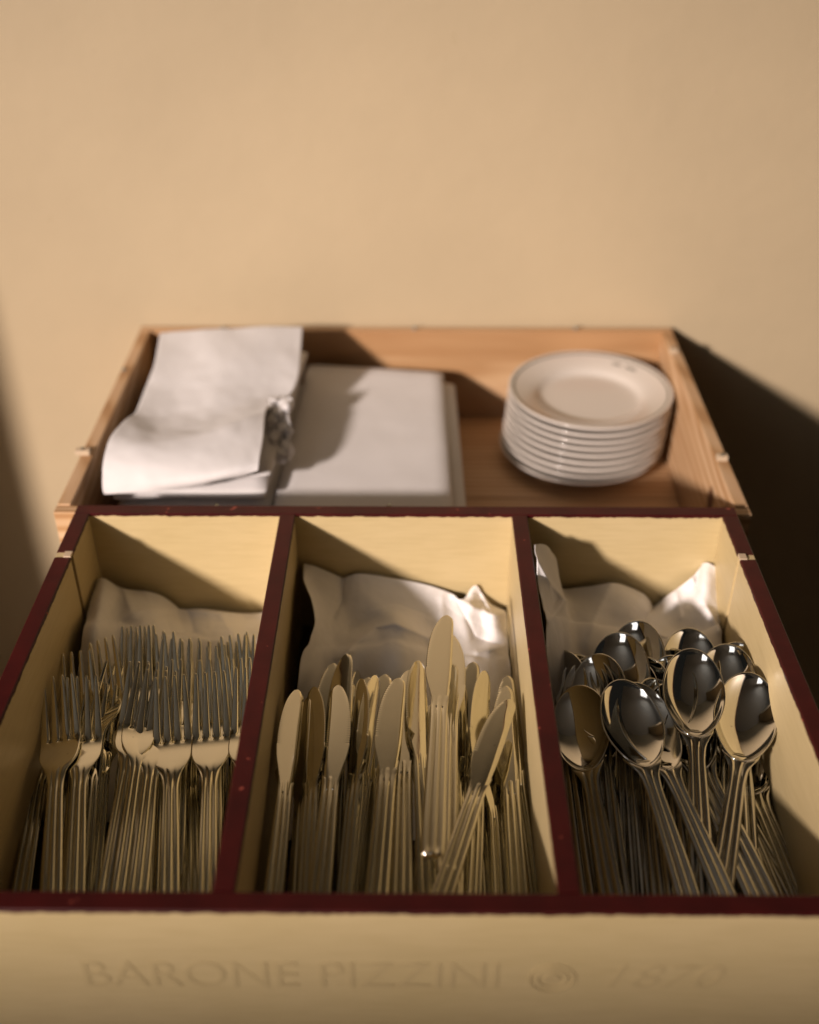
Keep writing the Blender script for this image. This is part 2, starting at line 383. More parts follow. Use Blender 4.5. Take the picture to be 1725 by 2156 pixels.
for k in range(NP):
    i = NP - 1 - k   # 0 = top
    z = zf + 0.0004 + k * 0.0074
    o = empty('plate', (top.x + 0.001 - i * 0.0005 - (0.0022 if k == 0 else 0) + random.uniform(-.0005, .0005), top.y + random.uniform(-.0005, .0005), z))
    o.rotation_euler = (0, 0, random.uniform(0, 6)) if i else (0, 0, 0)
    lab = 'topmost white plate of the stack, with small grey lettering on its rim' if i == 0 else \
        'lowest white plate of the stack, resting on the pine floor and shifted left' if k == 0 else f'white plate, {ords[i]} from the top of the stack in the pine crate'
    tag(o, lab, 'plate', 'plates stacked in the pine crate')
    for nm, me in (('china_body', pm), ('rim_line', lm)):
        c = bpy.data.objects.new(nm, me); C.objects.link(c); c.parent = o
    if i == 0:   # two short words printed on the rim
        bm = bmesh.new(); rr = random.Random(3)
        for a0, n in ((61.5, 5), (49.0, 7)):
            for q in range(n):
                a = R(a0 - q * 1.55); rad = 0.0632; zz = 0.01215
                hgt = 0.0034 if q in (0, 3) else 0.0027
                rv = Vector((math.cos(a), math.sin(a), 0)); tv = Vector((math.sin(a), -math.cos(a), 0)); s = 0.30
                def P(u, v): return bm.verts.new(rv * (rad + v) + tv * u + Vector((0, 0, zz + v * s)))
                for u0, u1, v0, v1 in ((-.0008, -.0001, 0, hgt), (.0002, .0008, 0, hgt * rr.uniform(.6, 1)), (-.0008, .0008, hgt * .3, hgt * .7)):
                    bm.faces.new((P(u0, v0), P(u1, v0), P(u1, v1), P(u0, v1)))
        c = from_bm('printed_mark', bm, M['china_line']); c.parent = o

# ------------------------------------------------------------------ napkins
FN_ = Vector((0, -0.75, 0.66))
def cloth(name, rows, nu, nv, label, group=None, th=0.0012, wr=0.0, seed=0, folds=(), crease=0.0):
    bm = sheet(rows, nu, nv)
    bm.normal_update()
    for v in bm.verts:
        p = v.co
        n = noise.fractal(Vector((p.x * 40 + seed * 9.1, p.y * 40, p.z * 40)), 0.8, 2.0, 3)
        cr_ = abs(noise.noise(Vector((p.x * 17 + seed, p.y * 9, p.z * 21)))) + 0.6 * abs(noise.noise(Vector((p.x * 33, p.y * 20 + seed, p.z * 38 + 4))))
        v.co += v.normal * (n * wr + (0.35 - cr_) * crease)
        if folds:
            d_ = v.co - CAM; q = Vector((862.5 + FPX * d_.dot(CR_) / d_.dot(CF_), 1078 - FPX * d_.dot(CU_) / d_.dot(CF_)))
            for line, h, wd in folds:      # soft-shouldered, sharp-crested folds along a line
                best = 1e9
                for a_, b_ in zip(line, line[1:]):
                    a_, b_ = Vector(a_), Vector(b_); t = max(0, min(1, (q - a_).dot(b_ - a_) / (b_ - a_).length_squared))
                    best = min(best, (q - a_ - (b_ - a_) * t).length)
                if best < wd * 3: v.co += FN_ * (h * math.exp(-best / wd))
    me = bake(bm, [('SOLIDIFY', dict(thickness=th, offset=-1)), ('SUBSURF', dict(levels=1, render_levels=1))], name)
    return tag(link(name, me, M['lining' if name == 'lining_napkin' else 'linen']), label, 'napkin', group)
def folded(name, c00, c10, c11, c01, ztop, thick, label, group, layers=3, seed=0, top=None, nu=26, nv=30):
    """flat folded napkin: a soft slab (rounded front fold, slightly wavy) whose top is at ztop(u,v)"""
    bm = bmesh.new(); G = {}
    def P(u, v): return (Vector(c00) * (1 - u) + Vector(c10) * u) * (1 - v) + (Vector(c01) * (1 - u) + Vector(c11) * u) * v
    rows = []
    prof = [(0.0, -1.0), (-.55, -.85), (-1, -.5), (-.55, -.12), (0.0, 0.0)]
    r = thick * 0.5
    for j in range(nv + 1):
        row_t, row_b = [], []
        for i in range(nu + 1):
            u, v = i / nu, j / nv; p = P(u, v)
            zt_ = ztop(u, v) + 0.0005 * noise.fractal(Vector((p.x * 16 + seed * 3.3, p.y * 22, seed)), 0.7, 2.0, 3)
            e = min(u, 1 - u) * nu; e2 = min(v, 1 - v) * nv
            rd = (0.45 if e < .5 else 0.12 if e < 1.5 else 0) + (0.45 if e2 < .5 else 0.12 if e2 < 1.5 else 0)
            rd = min(rd, 0.5)
            row_t.append(bm.verts.new((p.x, p.y, zt_ - thick * rd))); row_b.append(bm.verts.new((p.x, p.y, zt_ - thick * (1 - rd * .8))))
        rows.append((row_t, row_b))
    for j in range(nv):
        for i in range(nu):
            a, b = rows[j], rows[j + 1]
            bm.faces.new((a[0][i], a[0][i + 1], b[0][i + 1], b[0][i])); bm.faces.new((a[1][i], b[1][i], b[1][i + 1], a[1][i + 1]))
    for j in range(nv):
        for i in (0, nu):
            a, b = rows[j], rows[j + 1]; bm.faces.new((a[0][i], b[0][i], b[1][i], a[1][i]))
    for i in range(nu):
        for j in (0, nv):
            a = rows[j]; bm.faces.new((a[0][i], a[1][i], a[1][i + 1], a[0][i + 1]))
    bmesh.ops.recalc_face_normals(bm, faces=bm.faces)
    me = bake(bm, [('SUBSURF', dict(levels=1, render_levels=1))], name)
    return tag(link(name, me, M['linen']), label, 'napkin', group)
ords_ = ['first', 'second', 'third', 'fourth', 'fifth', 'sixth', 'seventh', 'eighth', 'ninth']
GB = 'white napkins stacked in the pine crate'
# right stack
rz = lambda z0: (lambda u, v: z0)
def quad(x00, x10, x11, x01, y0, y1): return ((x00, y0, 0), (x10, y0, 0), (x11, y1, 0), (x01, y1, 0))
fl = [at_z(572, 1052, -0.0365), at_z(958, 1052, -0.0365), at_z(934, 776, -0.0365), at_z(648, 759, -0.0365)]
y0r = 0.030
rs_ = random.Random(12); NR = 8
for k in range(NR):
    zz = zf + 0.0084 * (k + 1); i = NR - 1 - k
    dx, dy = (0, 0) if i == 0 else (0.0085, -.008) if i == 1 else (rs_.uniform(-.002, .007), rs_.uniform(-.006, .004))
    cs = [(p.x + dx + (0.003 if q in (1, 2) and i == 1 else 0), min(.319, (0.022 if q < 2 else p.y) + dy), 0) for q, p in enumerate(fl)]
    lab = 'smooth flat white napkin lying on top, beside the plates' if i == 0 else 'folded white napkin sticking out right just under the smooth top one' if i == 1 else \
        'lowest folded white napkin under the smooth right-hand stack' if k == 0 else f'folded white napkin, {ords_[i]} from the top of the smooth right-hand stack'
    folded('napkin', *cs, (lambda z0: (lambda u, v: z0 + .0006 * math.sin(u * 3.1)))(zz), 0.0082, lab, GB, seed=20 + k)
# left stack: flat ones below, a draped one on top
bl = [(lambda q: Vector((q[0], q[1], 0)))((at_z(226, 1030, -.02).x, .058)), (lambda q: Vector((q[0], q[1], 0)))((at_z(558, 1030, -.02).x, .062)), at_z(640, 745, -0.015), at_z(330, 745, -0.015)]
NL = 9
for k in range(NL):
    zz = zf + 0.0104 * (k + 1); i = NL - 1 - k
    dx, dy = rs_.uniform(-.003, .004), rs_.uniform(-.004, .006)
    cs = [(max(p.x, -0.2585) + dx * (0.3 if q in (0, 3) else 1), min(.319, p.y + dy), 0) for q, p in enumerate(bl)]
    lab = 'folded napkin directly under the creased draped one' if i == 0 else 'lowest folded white napkin of the left-hand stack' if k == 0 else f'folded white napkin, {ords_[i]} below the creased draped one on the left'
    folded('napkin', *cs, (lambda z0, s: (lambda u, v: z0 + .0012 * math.sin(u * 5 + s) * (1 - v)))(zz, k), 0.0100, lab, GB, seed=40 + k)
def A(*t): return at_z(*t)
rows = [  # back to front, z given per point (drape over the stack)
    [A(338, 704, .010), A(400, 699, .013), A(480, 694, .017), A(560, 690, .020), A(638, 692, .018)],
    [A(326, 770, .004), A(395, 760, .006), A(475, 758, .012), A(555, 752, .012), A(634, 748, .010)],
    [A(306, 828, -.003), A(380, 822, -.001), A(465, 822, .003), A(550, 812, .002), A(628, 800, .002)],
    [A(288, 868, -.003), A(370, 872, -.005), A(450, 872, -.002), A(535, 850, -.002), A(608, 838, -.004)],
    [A(262, 890, .002), A(340, 905, -.003), A(430, 905, .000), A(520, 880, .004), A(576, 858, .001)],
    [A(234, 922, .005), A(320, 938, .004), A(410, 925, .006), A(500, 895, .010), A(560, 872, .008)],
    [A(220, 965, -.001), A(310, 975, .000), A(400, 965, .003), A(490, 945, .006), A(556, 922, .007)],
    [A(216, 1010, -.012), A(300, 1012, -.010), A(395, 1008, -.006), A(480, 992, .000), A(548, 972, .003)],
    [A(218, 1042, -.022), A(300, 1034, -.019), A(395, 1022, -.014), A(478, 1003, -.006), A(544, 992, -.002)],
]
cloth('napkin', rows, 44, 60, 'creased white napkin draped over the front of the left-hand stack', GB, 0.0026, 0.0008, 1, crease=0.0012)
# crumpled hem of the napkins between the two stacks
rows = [[A(566 + 4 * math.sin(j * 2.1) + i * 12, 838 + j * 17 + 3 * math.sin(i * 2.7 + j), 0.004 - .003 * j + .0025 * math.sin(i * 1.9 + j * 2.3)) for i in range(5)] for j in range(9)]
cloth('napkin', rows, 28, 44, 'crumpled white napkin hem squeezed between the two stacks', GB, 0.0020, 0.0010, 5)

# lining napkins of the three compartments (in the painted crate)
GL = 'napkins bunched behind the cutlery'
def B(px, py, y): return at_y(px, py, y)
def floorrow(x0, x1, y, z, n): return [Vector((x0 + (x1 - x0) * i / (n - 1), y, z + .003 * math.sin(i * 2.2))) for i in range(n)]
X1 = (-W2 + TH + .003, -0.0975); X2 = (-0.080, 0.0775); X3 = (0.095, W2 - TH - .003)
rows = [
    [B(203, 1226, -.020), B(222, 1219, -.020), B(262, 1238, -.017), B(318, 1250, -.017), B(366, 1276, -.016), B(385, 1284, -.015), B(450, 1284, -.016), B(520, 1291, -.015), B(571, 1289, -.016)],
    [B(196, 1252, -.038), B(216, 1246, -.042), B(258, 1260, -.032), B(312, 1276, -.033), B(362, 1300, -.030), B(388, 1306, -.028), B(452, 1306, -.032), B(520, 1312, -.030), B(568, 1310, -.030)],
    [B(182, 1300, -.070), B(208, 1296, -.072), B(252, 1306, -.055), B(305, 1318, -.060), B(356, 1330, -.055), B(392, 1334, -.050), B(455, 1340, -.060), B(518, 1340, -.055), B(565, 1338, -.055)],
    [B(172, 1350, -.100), B(202, 1350, -.100), B(246, 1350, -.080), B(300, 1362, -.085), B(352, 1370, -.080), B(395, 1372, -.075), B(456, 1376, -.080), B(516, 1376, -.080), B(560, 1374, -.080)],
    floorrow(X1[0], X1[1], -.150, -.099, 9),
    floorrow(X1[0], X1[1], -.215, -.105, 9)]
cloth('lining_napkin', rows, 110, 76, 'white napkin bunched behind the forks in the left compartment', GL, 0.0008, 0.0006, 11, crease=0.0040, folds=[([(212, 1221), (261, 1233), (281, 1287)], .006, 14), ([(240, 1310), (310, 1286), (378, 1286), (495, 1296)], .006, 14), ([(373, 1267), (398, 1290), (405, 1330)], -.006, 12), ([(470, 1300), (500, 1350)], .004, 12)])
rows = [
    [B(640, 1187, -.016), B(664, 1192, -.016), B(712, 1214, -.015), B(724, 1217, -.016), B(760, 1208, -.015), B(830, 1218, -.015), B(900, 1232, -.015), B(950, 1250, -.016), B(975, 1262, -.019), B(1002, 1232, -.015), B(1030, 1270, -.018), B(1064, 1288, -.016)],
    [B(640, 1222, -.040), B(664, 1226, -.030), B(712, 1245, -.026), B(726, 1248, -.027), B(768, 1240, -.024), B(832, 1250, -.024), B(900, 1264, -.024), B(948, 1278, -.025), B(980, 1284, -.034), B(1008, 1270, -.022), B(1036, 1294, -.030), B(1066, 1308, -.024)],
    [B(654, 1262, -.062), B(674, 1264, -.044), B(712, 1276, -.038), B(735, 1282, -.037), B(780, 1278, -.036), B(836, 1284, -.036), B(900, 1296, -.035), B(946, 1306, -.037), B(985, 1312, -.043), B(1015, 1316, -.036), B(1042, 1322, -.040), B(1068, 1332, -.036)],
    [B(662, 1310, -.080), B(682, 1312, -.062), B(714, 1316, -.054), B(742, 1322, -.050), B(790, 1318, -.048), B(842, 1312, -.054), B(900, 1330, -.048), B(944, 1340, -.049), B(985, 1345, -.053), B(1018, 1350, -.050), B(1046, 1352, -.052), B(1070, 1354, -.050)],
    [B(652, 1352, -.100), B(676, 1354, -.084), B(712, 1354, -.073), B(745, 1352, -.070), B(792, 1348, -.072), B(844, 1346, -.074), B(900, 1362, -.066), B(944, 1372, -.066), B(985, 1376, -.066), B(1020, 1380, -.064), B(1048, 1380, -.066), B(1071, 1380, -.064)],
    [B(630, 1400, -.120), B(660, 1404, -.108), B(700, 1404, -.098), B(745, 1400, -.096), B(792, 1400, -.100), B(846, 1400, -.100), B(900, 1410, -.090), B(944, 1412, -.088), B(985, 1414, -.086), B(1022, 1418, -.084), B(1050, 1420, -.086), B(1076, 1420, -.084)],
    floorrow(X2[0], X2[1], -.170, -.103, 12),
    floorrow(X2[0], X2[1], -.230, -.106, 12)]
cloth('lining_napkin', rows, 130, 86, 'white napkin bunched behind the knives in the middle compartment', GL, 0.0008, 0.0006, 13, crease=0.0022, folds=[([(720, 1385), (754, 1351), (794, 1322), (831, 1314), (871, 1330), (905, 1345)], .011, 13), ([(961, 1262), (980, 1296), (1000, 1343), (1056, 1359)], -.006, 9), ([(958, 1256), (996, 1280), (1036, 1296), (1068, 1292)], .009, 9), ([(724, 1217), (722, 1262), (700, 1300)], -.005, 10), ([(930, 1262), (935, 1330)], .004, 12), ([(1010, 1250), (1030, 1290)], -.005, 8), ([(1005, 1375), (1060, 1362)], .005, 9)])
rows = [
    [B(1124, 1148, -.050), B(1150, 1150, -.034), B(1168, 1180, -.022), B(1170, 1238, -.016), B(1240, 1234, -.015), B(1300, 1232, -.015), B(1350, 1252, -.015), B(1380, 1280, -.017), B(1420, 1248, -.018), B(1462, 1210, -.016), B(1488, 1184, -.015), B(1516, 1202, -.016)],
    [B(1126, 1180, -.066), B(1152, 1186, -.050), B(1172, 1212, -.036), B(1182, 1258, -.030), B(1240, 1256, -.026), B(1300, 1254, -.028), B(1348, 1272, -.030), B(1380, 1296, -.036), B(1418, 1272, -.028), B(1458, 1240, -.022), B(1486, 1228, -.030), B(1514, 1236, -.022)],
    [B(1132, 1225, -.086), B(1156, 1235, -.072), B(1180, 1256, -.056), B(1190, 1280, -.046), B(1240, 1282, -.042), B(1296, 1284, -.042), B(1346, 1298, -.044), B(1384, 1316, -.048), B(1420, 1304, -.040), B(1456, 1284, -.040), B(1484, 1282, -.044), B(1514, 1276, -.034)],
    [B(1144, 1275, -.104), B(1162, 1290, -.090), B(1184, 1296, -.074), B(1200, 1310, -.062), B(1245, 1312, -.060), B(1294, 1320, -.056), B(1344, 1332, -.058), B(1388, 1344, -.062), B(1424, 1338, -.058), B(1456, 1330, -.056), B(1486, 1326, -.058), B(1514, 1312, -.050)],
    [B(1150, 1330, -.125), B(1170, 1338, -.112), B(1192, 1344, -.096), B(1210, 1350, -.085), B(1250, 1352, -.082), B(1296, 1360, -.080), B(1344, 1370, -.080), B(1390, 1378, -.080), B(1428, 1374, -.078), B(1460, 1370, -.076), B(1490, 1364, -.076), B(1518, 1352, -.070)],
    floorrow(X3[0], X3[1], -.165, -.100, 12),
    floorrow(X3[0], X3[1], -.240, -.106, 12)]
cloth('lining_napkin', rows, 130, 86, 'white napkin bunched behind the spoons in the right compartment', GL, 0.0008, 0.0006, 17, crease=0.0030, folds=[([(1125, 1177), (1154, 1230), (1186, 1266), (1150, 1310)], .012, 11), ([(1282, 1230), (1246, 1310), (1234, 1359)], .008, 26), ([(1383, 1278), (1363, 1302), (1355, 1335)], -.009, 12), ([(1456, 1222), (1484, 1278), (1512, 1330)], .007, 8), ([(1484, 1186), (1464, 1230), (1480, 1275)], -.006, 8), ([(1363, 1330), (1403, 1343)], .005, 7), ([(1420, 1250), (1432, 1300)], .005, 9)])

# ------------------------------------------------------------------ cutlery meshes (local: +Y from handle end to tip, +Z = face)
def ridge(s, A):
    """three rounded ridges across s in -1..1"""
    return A * (abs(math.cos(s * 1.5 * math.pi)) ** 0.8 - 1.0) if abs(s) <= 1 else 0
SCOL = [-1, -.93, -.82, -.667, -.51, -.40, -.333, -.26, -.15, 0, .15, .26, .333, .40, .51, .667, .82, .93, 1]
def handle_rows(bm, ys, hw, zc, amp, crown):
    rows = []
    for y in ys:
        r = []
        for s in SCOL:
            t = (s - (-2 / 3 if s < -1 / 3 else 0 if s <= 1 / 3 else 2 / 3)) * 3; g = 0.75 * t * t + 0.25 * t ** 6      # three rounded ribs
            z = zc(y) - amp(y) * g + crown(y) * (1 - s * s) - crown(y)
            r.append(bm.verts.new((s * hw(y), y, z)))
        rows.append(r)
    for a, b in zip(rows, rows[1:]):
        for i in range(len(SCOL) - 1): bm.faces.new((a[i], a[i + 1], b[i + 1], b[i]))
    return rows
def frange(a, b, n): return [a + (b - a) * i / n for i in range(n + 1)]
def split(me, y_cut, names):
    """split a baked mesh at y_cut into two, keeping the smooth normals"""
    me.update(); nrm = [v.normal.copy() for v in me.vertices]; out = []
    for part in (0, 1):
        polys = [p for p in me.polygons if (p.center.y > y_cut) == bool(part)]
        ids = sorted({v for p in polys for v in p.vertices}); mp = {v: i for i, v in enumerate(ids)}
        m2 = bpy.data.meshes.new(names[part]); m2.from_pydata([me.vertices[v].co for v in ids], [], [[mp[v] for v in p.vertices] for p in polys])
        m2.polygons.foreach_set('use_smooth', [True] * len(m2.polygons)); m2.update()
        m2.normals_split_custom_set_from_vertices([nrm[v] for v in ids]); out.append(m2)
    return out
def fork_meshes():
    L = 0.195
    zc = lambda y: hermite([(0, -.001), (.05, .0025), (.10, .0042), (.124, .0040), (.136, .0012), (.148, -.0020), (.156, -.0018), (.166, .0014), (.180, .0064), (.195, .0125)], y)
    hw = lambda y: hermite([(0, .0050), (.003, .0068), (.02, .0070), (.08, .0061), (.114, .0053), (.120, .0058), (.125, .0067), (.130, .0091), (.1355, .0117), (.141, .0127), (.151, .0129), (.17, .0128), (.195, .0122)], y)
    amp = lambda y: lerp1([(0, .0003), (.004, .0015), (.110, .0015), (.129, 0)], y)
    crown = lambda y: lerp1([(0, .0009), (.12, .0011), (.134, .0002), (.195, 0)], y)
    bm = bmesh.new()
    rows = handle_rows(bm, [0, .0012, .004, .008] + frange(.016, .112, 12) + frange(.115, .149, 12), hw, zc, amp, crown)
    # tines: 4, each split in 4 columns, from the root line y=.150 on
    y0, yt = .149, .195; last = rows[-1]
    root = .1520
    tw0, tw1 = .0030, .00125
    cx = [-.0102, -.0034, .0034, .0102]
    # root row matching: build a bridging strip with its own vertices just above the last handle row
    base = [bm.verts.new((s * hw(root), root, zc(root))) for s in SCOL]
    for i in range(len(SCOL) - 1): bm.faces.new((last[i], last[i + 1], base[i + 1], base[i]))
    # columns of base belonging to the tines: indices grouped
    groups = [(0, 1, 2, 3), (5, 6, 7, 8), (10, 11, 12, 13), (15, 16, 17, 18)]
    for gi, (g, c) in enumerate(zip(groups, cx)):
        prev = [base[k] for k in g]
        for y in [.1533, .1545, .1565, .159, .163, .169, .176, .184, .1900, .1938, .195]:
            t = (y - root) / (yt - root); hwid = tw0 + (tw1 - tw0) * t
            if y < .1556: hwid *= 1.10
            if y > .194: hwid *= .45
            elif y > .191: hwid *= .85
            xx = c * (1 - 0.09 * t)
            cur = [bm.verts.new((xx + hwid * q, y, zc(y) + .0001 * (1 - q * q))) for q in (-1, -.35, .35, 1)]
            for i in range(3): bm.faces.new((prev[i], prev[i + 1], cur[i + 1], cur[i]))
            prev = cur
    me = bake(bm, [('SOLIDIFY', dict(thickness=.0017, offset=-1)), ('SUBSURF', dict(levels=1, render_levels=1))], 'fork')
    return split(me, .1240, ('fork_handle', 'fork_head')), L
def knife_meshes():
    L = 0.205
    zc = lambda y: hermite([(0, 0), (.095, 0), (.108, -.0003), (.119, -.0009), (.126, -.0013), (.134, -.0030)], y)
    hw = lambda y: hermite([(0, .0058), (.003, .0071), (.05, .0068), (.10, .0061), (.116, .0057), (.125, .0060), (.134, .0066)], y)
    amp = lambda y: lerp1([(0, .0004), (.004, .0017), (.098, .0017), (.112, .0010), (.126, .0001), (.134, 0)], y)
    crown = lambda y: lerp1([(0, .0014), (.10, .0014), (.126, .0002)], y)
    bm = bmesh.new()
    handle_rows(bm, [0, .0012, .004, .008] + frange(.016, .108, 12) + frange(.110, .134, 14), hw, zc, amp, crown)
    hm = bake(bm, [('SOLIDIFY', dict(thickness=.0040, offset=-1)), ('SUBSURF', dict(levels=1, render_levels=1))], 'knife_handle')
    # blade: spine on +X, serrated edge on -X
    spine = lambda y: hermite([(.114, .0050), (.122, .0058), (.134, .0070), (.15, .0080), (.192, .0082), (.199, .0078), (.2025, .0066), (.2045, .0046), (.2052, .0028)], y)
    edge = lambda y: hermite([(.114, -.0050), (.122, -.0060), (.132, -.0086), (.140, -.0108), (.150, -.0119), (.164, -.0119), (.178, -.0106), (.189, -.0083), (.197, -.0052), (.2025, -.0018), (.2045, .0006), (.2052, .0026)], y)
    bm = bmesh.new(); rows = []; ys = frange(.114, .150, 20)[:-1] + frange(.150, .1995, 99) + frange(.2003, .2052, 9)
    for k, y in enumerate(ys):
        ser = .150 <= y <= .1995
        e, s_ = edge(y), spine(y); tooth = (k // 2 % 2) * (0.0009 if ser else 0)
        r = []
        for q in (0, .028, .05, .2, .5, .8, 1):
            x = (e + (s_ - e) * q) * .86; z = -.0012
            if q == 0: x += tooth; z -= .0002 + tooth * .9
            if q == .028: z -= tooth * .5
            if q == 1: z -= .0003
            r.append(bm.verts.new((x, y, z)))
        rows.append(r)
    for a, b in zip(rows, rows[1:]):
        for i in range(6): bm.faces.new((a[i], a[i + 1], b[i + 1], b[i]))
    bl = bake(bm, [('SOLIDIFY', dict(thickness=.0013, offset=-1))], 'knife_blade')
    return [hm, bl], L
def spoon_meshes():
    L = 0.200; b0 = 0.1355; bl_ = L - b0; HW = .0197
    tilt = 0.16
    zc = lambda y: hermite([(0, -.001), (.05, .003), (.10, .0045), (.124, .0044), (.131, .0040), (.137, .0032), (.142, .0004), (.150, -.0062)], y)
    hw = lambda y: hermite([(0, .0064), (.003, .0084), (.02, .0087), (.08, .0072), (.116, .0059), (.124, .0060), (.131, .0068), (.137, .0096), (.143, .0120), (.150, .0130)], y)
    amp = lambda y: lerp1([(0, .0004), (.004, .0018), (.112, .0018), (.128, .0012), (.140, .0002), (.150, 0)], y)
    crown = lambda y: lerp1([(0, .0009), (.12, .0011), (.134, -.0004), (.142, -.0022), (.150, -.003)], y)
    bm = bmesh.new()
    handle_rows(bm, [0, .0012, .004, .008] + frange(.016, .112, 12) + frange(.115, .146, 16), hw, zc, amp, crown)
    hm = bake(bm, [('SOLIDIFY', dict(thickness=.0018, offset=-1)), ('SUBSURF', dict(levels=1, render_levels=1))], 'spoon_handle')
    # bowl: square grid mapped to a disc, then to an egg
    bm = bmesh.new(); N = 26; G = []
    yc = b0 + bl_ * .5
    for j in range(N + 1):
        row = []
        for i in range(N + 1):
            a, b = 2 * i / N - 1, 2 * j / N - 1
            u = a * math.sqrt(1 - b * b / 2); v = b * math.sqrt(1 - a * a / 2)
            r = min(1, math.hypot(u, v))
            t = max(0, -v); wd = 1.0 - 0.20 * t ** 1.5 + 0.02 * (1 - v * v)
            # pull the neck end out into a pointed shoulder
            y = yc + v * bl_ * .5
            x = u * HW * wd
            dep = -.0090 * (1 - r ** 2.3) ** 0.9
            z = dep + .0030 + (y - b0) * 0.035 + .0012 * (v * v)
            row.append(bm.verts.new((x, y, z)))
        G.append(row)
    for j in range(N):
        for i in range(N): bm.faces.new((G[j][i], G[j][i + 1], G[j + 1][i + 1], G[j + 1][i]))
    bw = bake(bm, [('SOLIDIFY', dict(thickness=.0011, offset=-1)), ('SUBSURF', dict(levels=1, render_levels=1))], 'spoon_bowl')
    return [hm, bw], L
(fk, FL), (kn, KL), (spn, SL) = fork_meshes(), knife_meshes(), spoon_meshes()
def mirrored(me):
    m2 = me.copy()
    for v in m2.vertices: v.co.x = -v.co.x
    m2.flip_normals(); return m2
kn_r = [kn[0], mirrored(kn[1])]
for ms, m in ((fk, 'satin'), (kn, 'satin'), (spn, 'steel')):
    for q in ms: q.materials.clear(); q.materials.append(M[m])
kn_r[1].materials.clear(); kn_r[1].materials.append(M['satin'])

PROTO = {}
def place(name, meshes, parts, L, tip, low, ty, beta, roll, label, cat, group, Lk=1.0, tz=0.0, up=(0, -0.15, 1)):
    T = at_y(*tip, ty); n = ray(*tip).cross(ray(*low)); n.normalize()
    if n.x < 0: n = -n
    sb = math.sin(R(beta)); cb2 = 1 - sb * sb
    # ux = (-nz sb - ny uy)/nx
    a = 1 + (n.y / n.x) ** 2; b = 2 * (n.y * n.z * sb) / n.x ** 2; c = (n.z * sb / n.x) ** 2 - cb2
    disc = max(0, b * b - 4 * a * c); uy = (-b + math.sqrt(disc)) / (2 * a); ux = (-n.z * sb - n.y * uy) / n.x
    u = Vector((ux, uy, sb)).normalized()
    z = Vector(up); z = (z - u * z.dot(u)).normalized(); z = Matrix.Rotation(R(roll), 3, u) @ z; x = u.cross(z)
    Bp = T - u * L * Lk - z * tz
    k = 1.0
    if Bp.y < -D + TH + .003:      # a slightly shorter piece, its end resting against the front board
        k = (T.y - z.y * tz - (-D + TH + .003)) / (u.y * L); Bp = T - u * L * k - z * tz
    mw = Matrix((x, u, z)).transposed().to_4x4() @ Matrix.Diagonal((1, k, 1, 1)); mw.translation = Bp
    o = bpy.data.objects.new(name, None); C.objects.link(o); o.empty_display_size = .01; o.matrix_world = mw
    tag(o, label, cat, group)
    for nm, me in zip(parts, meshes):
        q = bpy.data.objects.new(nm, me); C.objects.link(q); q.parent = o
    if Bp.y < -D + TH or Bp.z < ZF + .002: print('BASE', label[:40], [round(v, 3) for v in Bp], 'tip', [round(v, 3) for v in T])
    return o
def fork(tip, low, ty, beta, roll, label): return place('fork', fk, ('handle', 'head'), FL, tip, low, ty, beta, roll, label, 'fork', 'forks in the left compartment', tz=.0115)
def knife(tip, low, ty, beta, roll, label, side='L'): return place('knife', kn if side == 'L' else kn_r, ('handle', 'blade'), KL, tip, low, ty, beta, roll, label, 'knife', 'knives in the middle compartment')
def spoon(tip, low, ty, beta, roll, label): return place('spoon', spn, ('handle', 'bowl'), SL, tip, low, ty, beta, roll, label, 'spoon', 'spoons in the right compartment', tz=.0065)

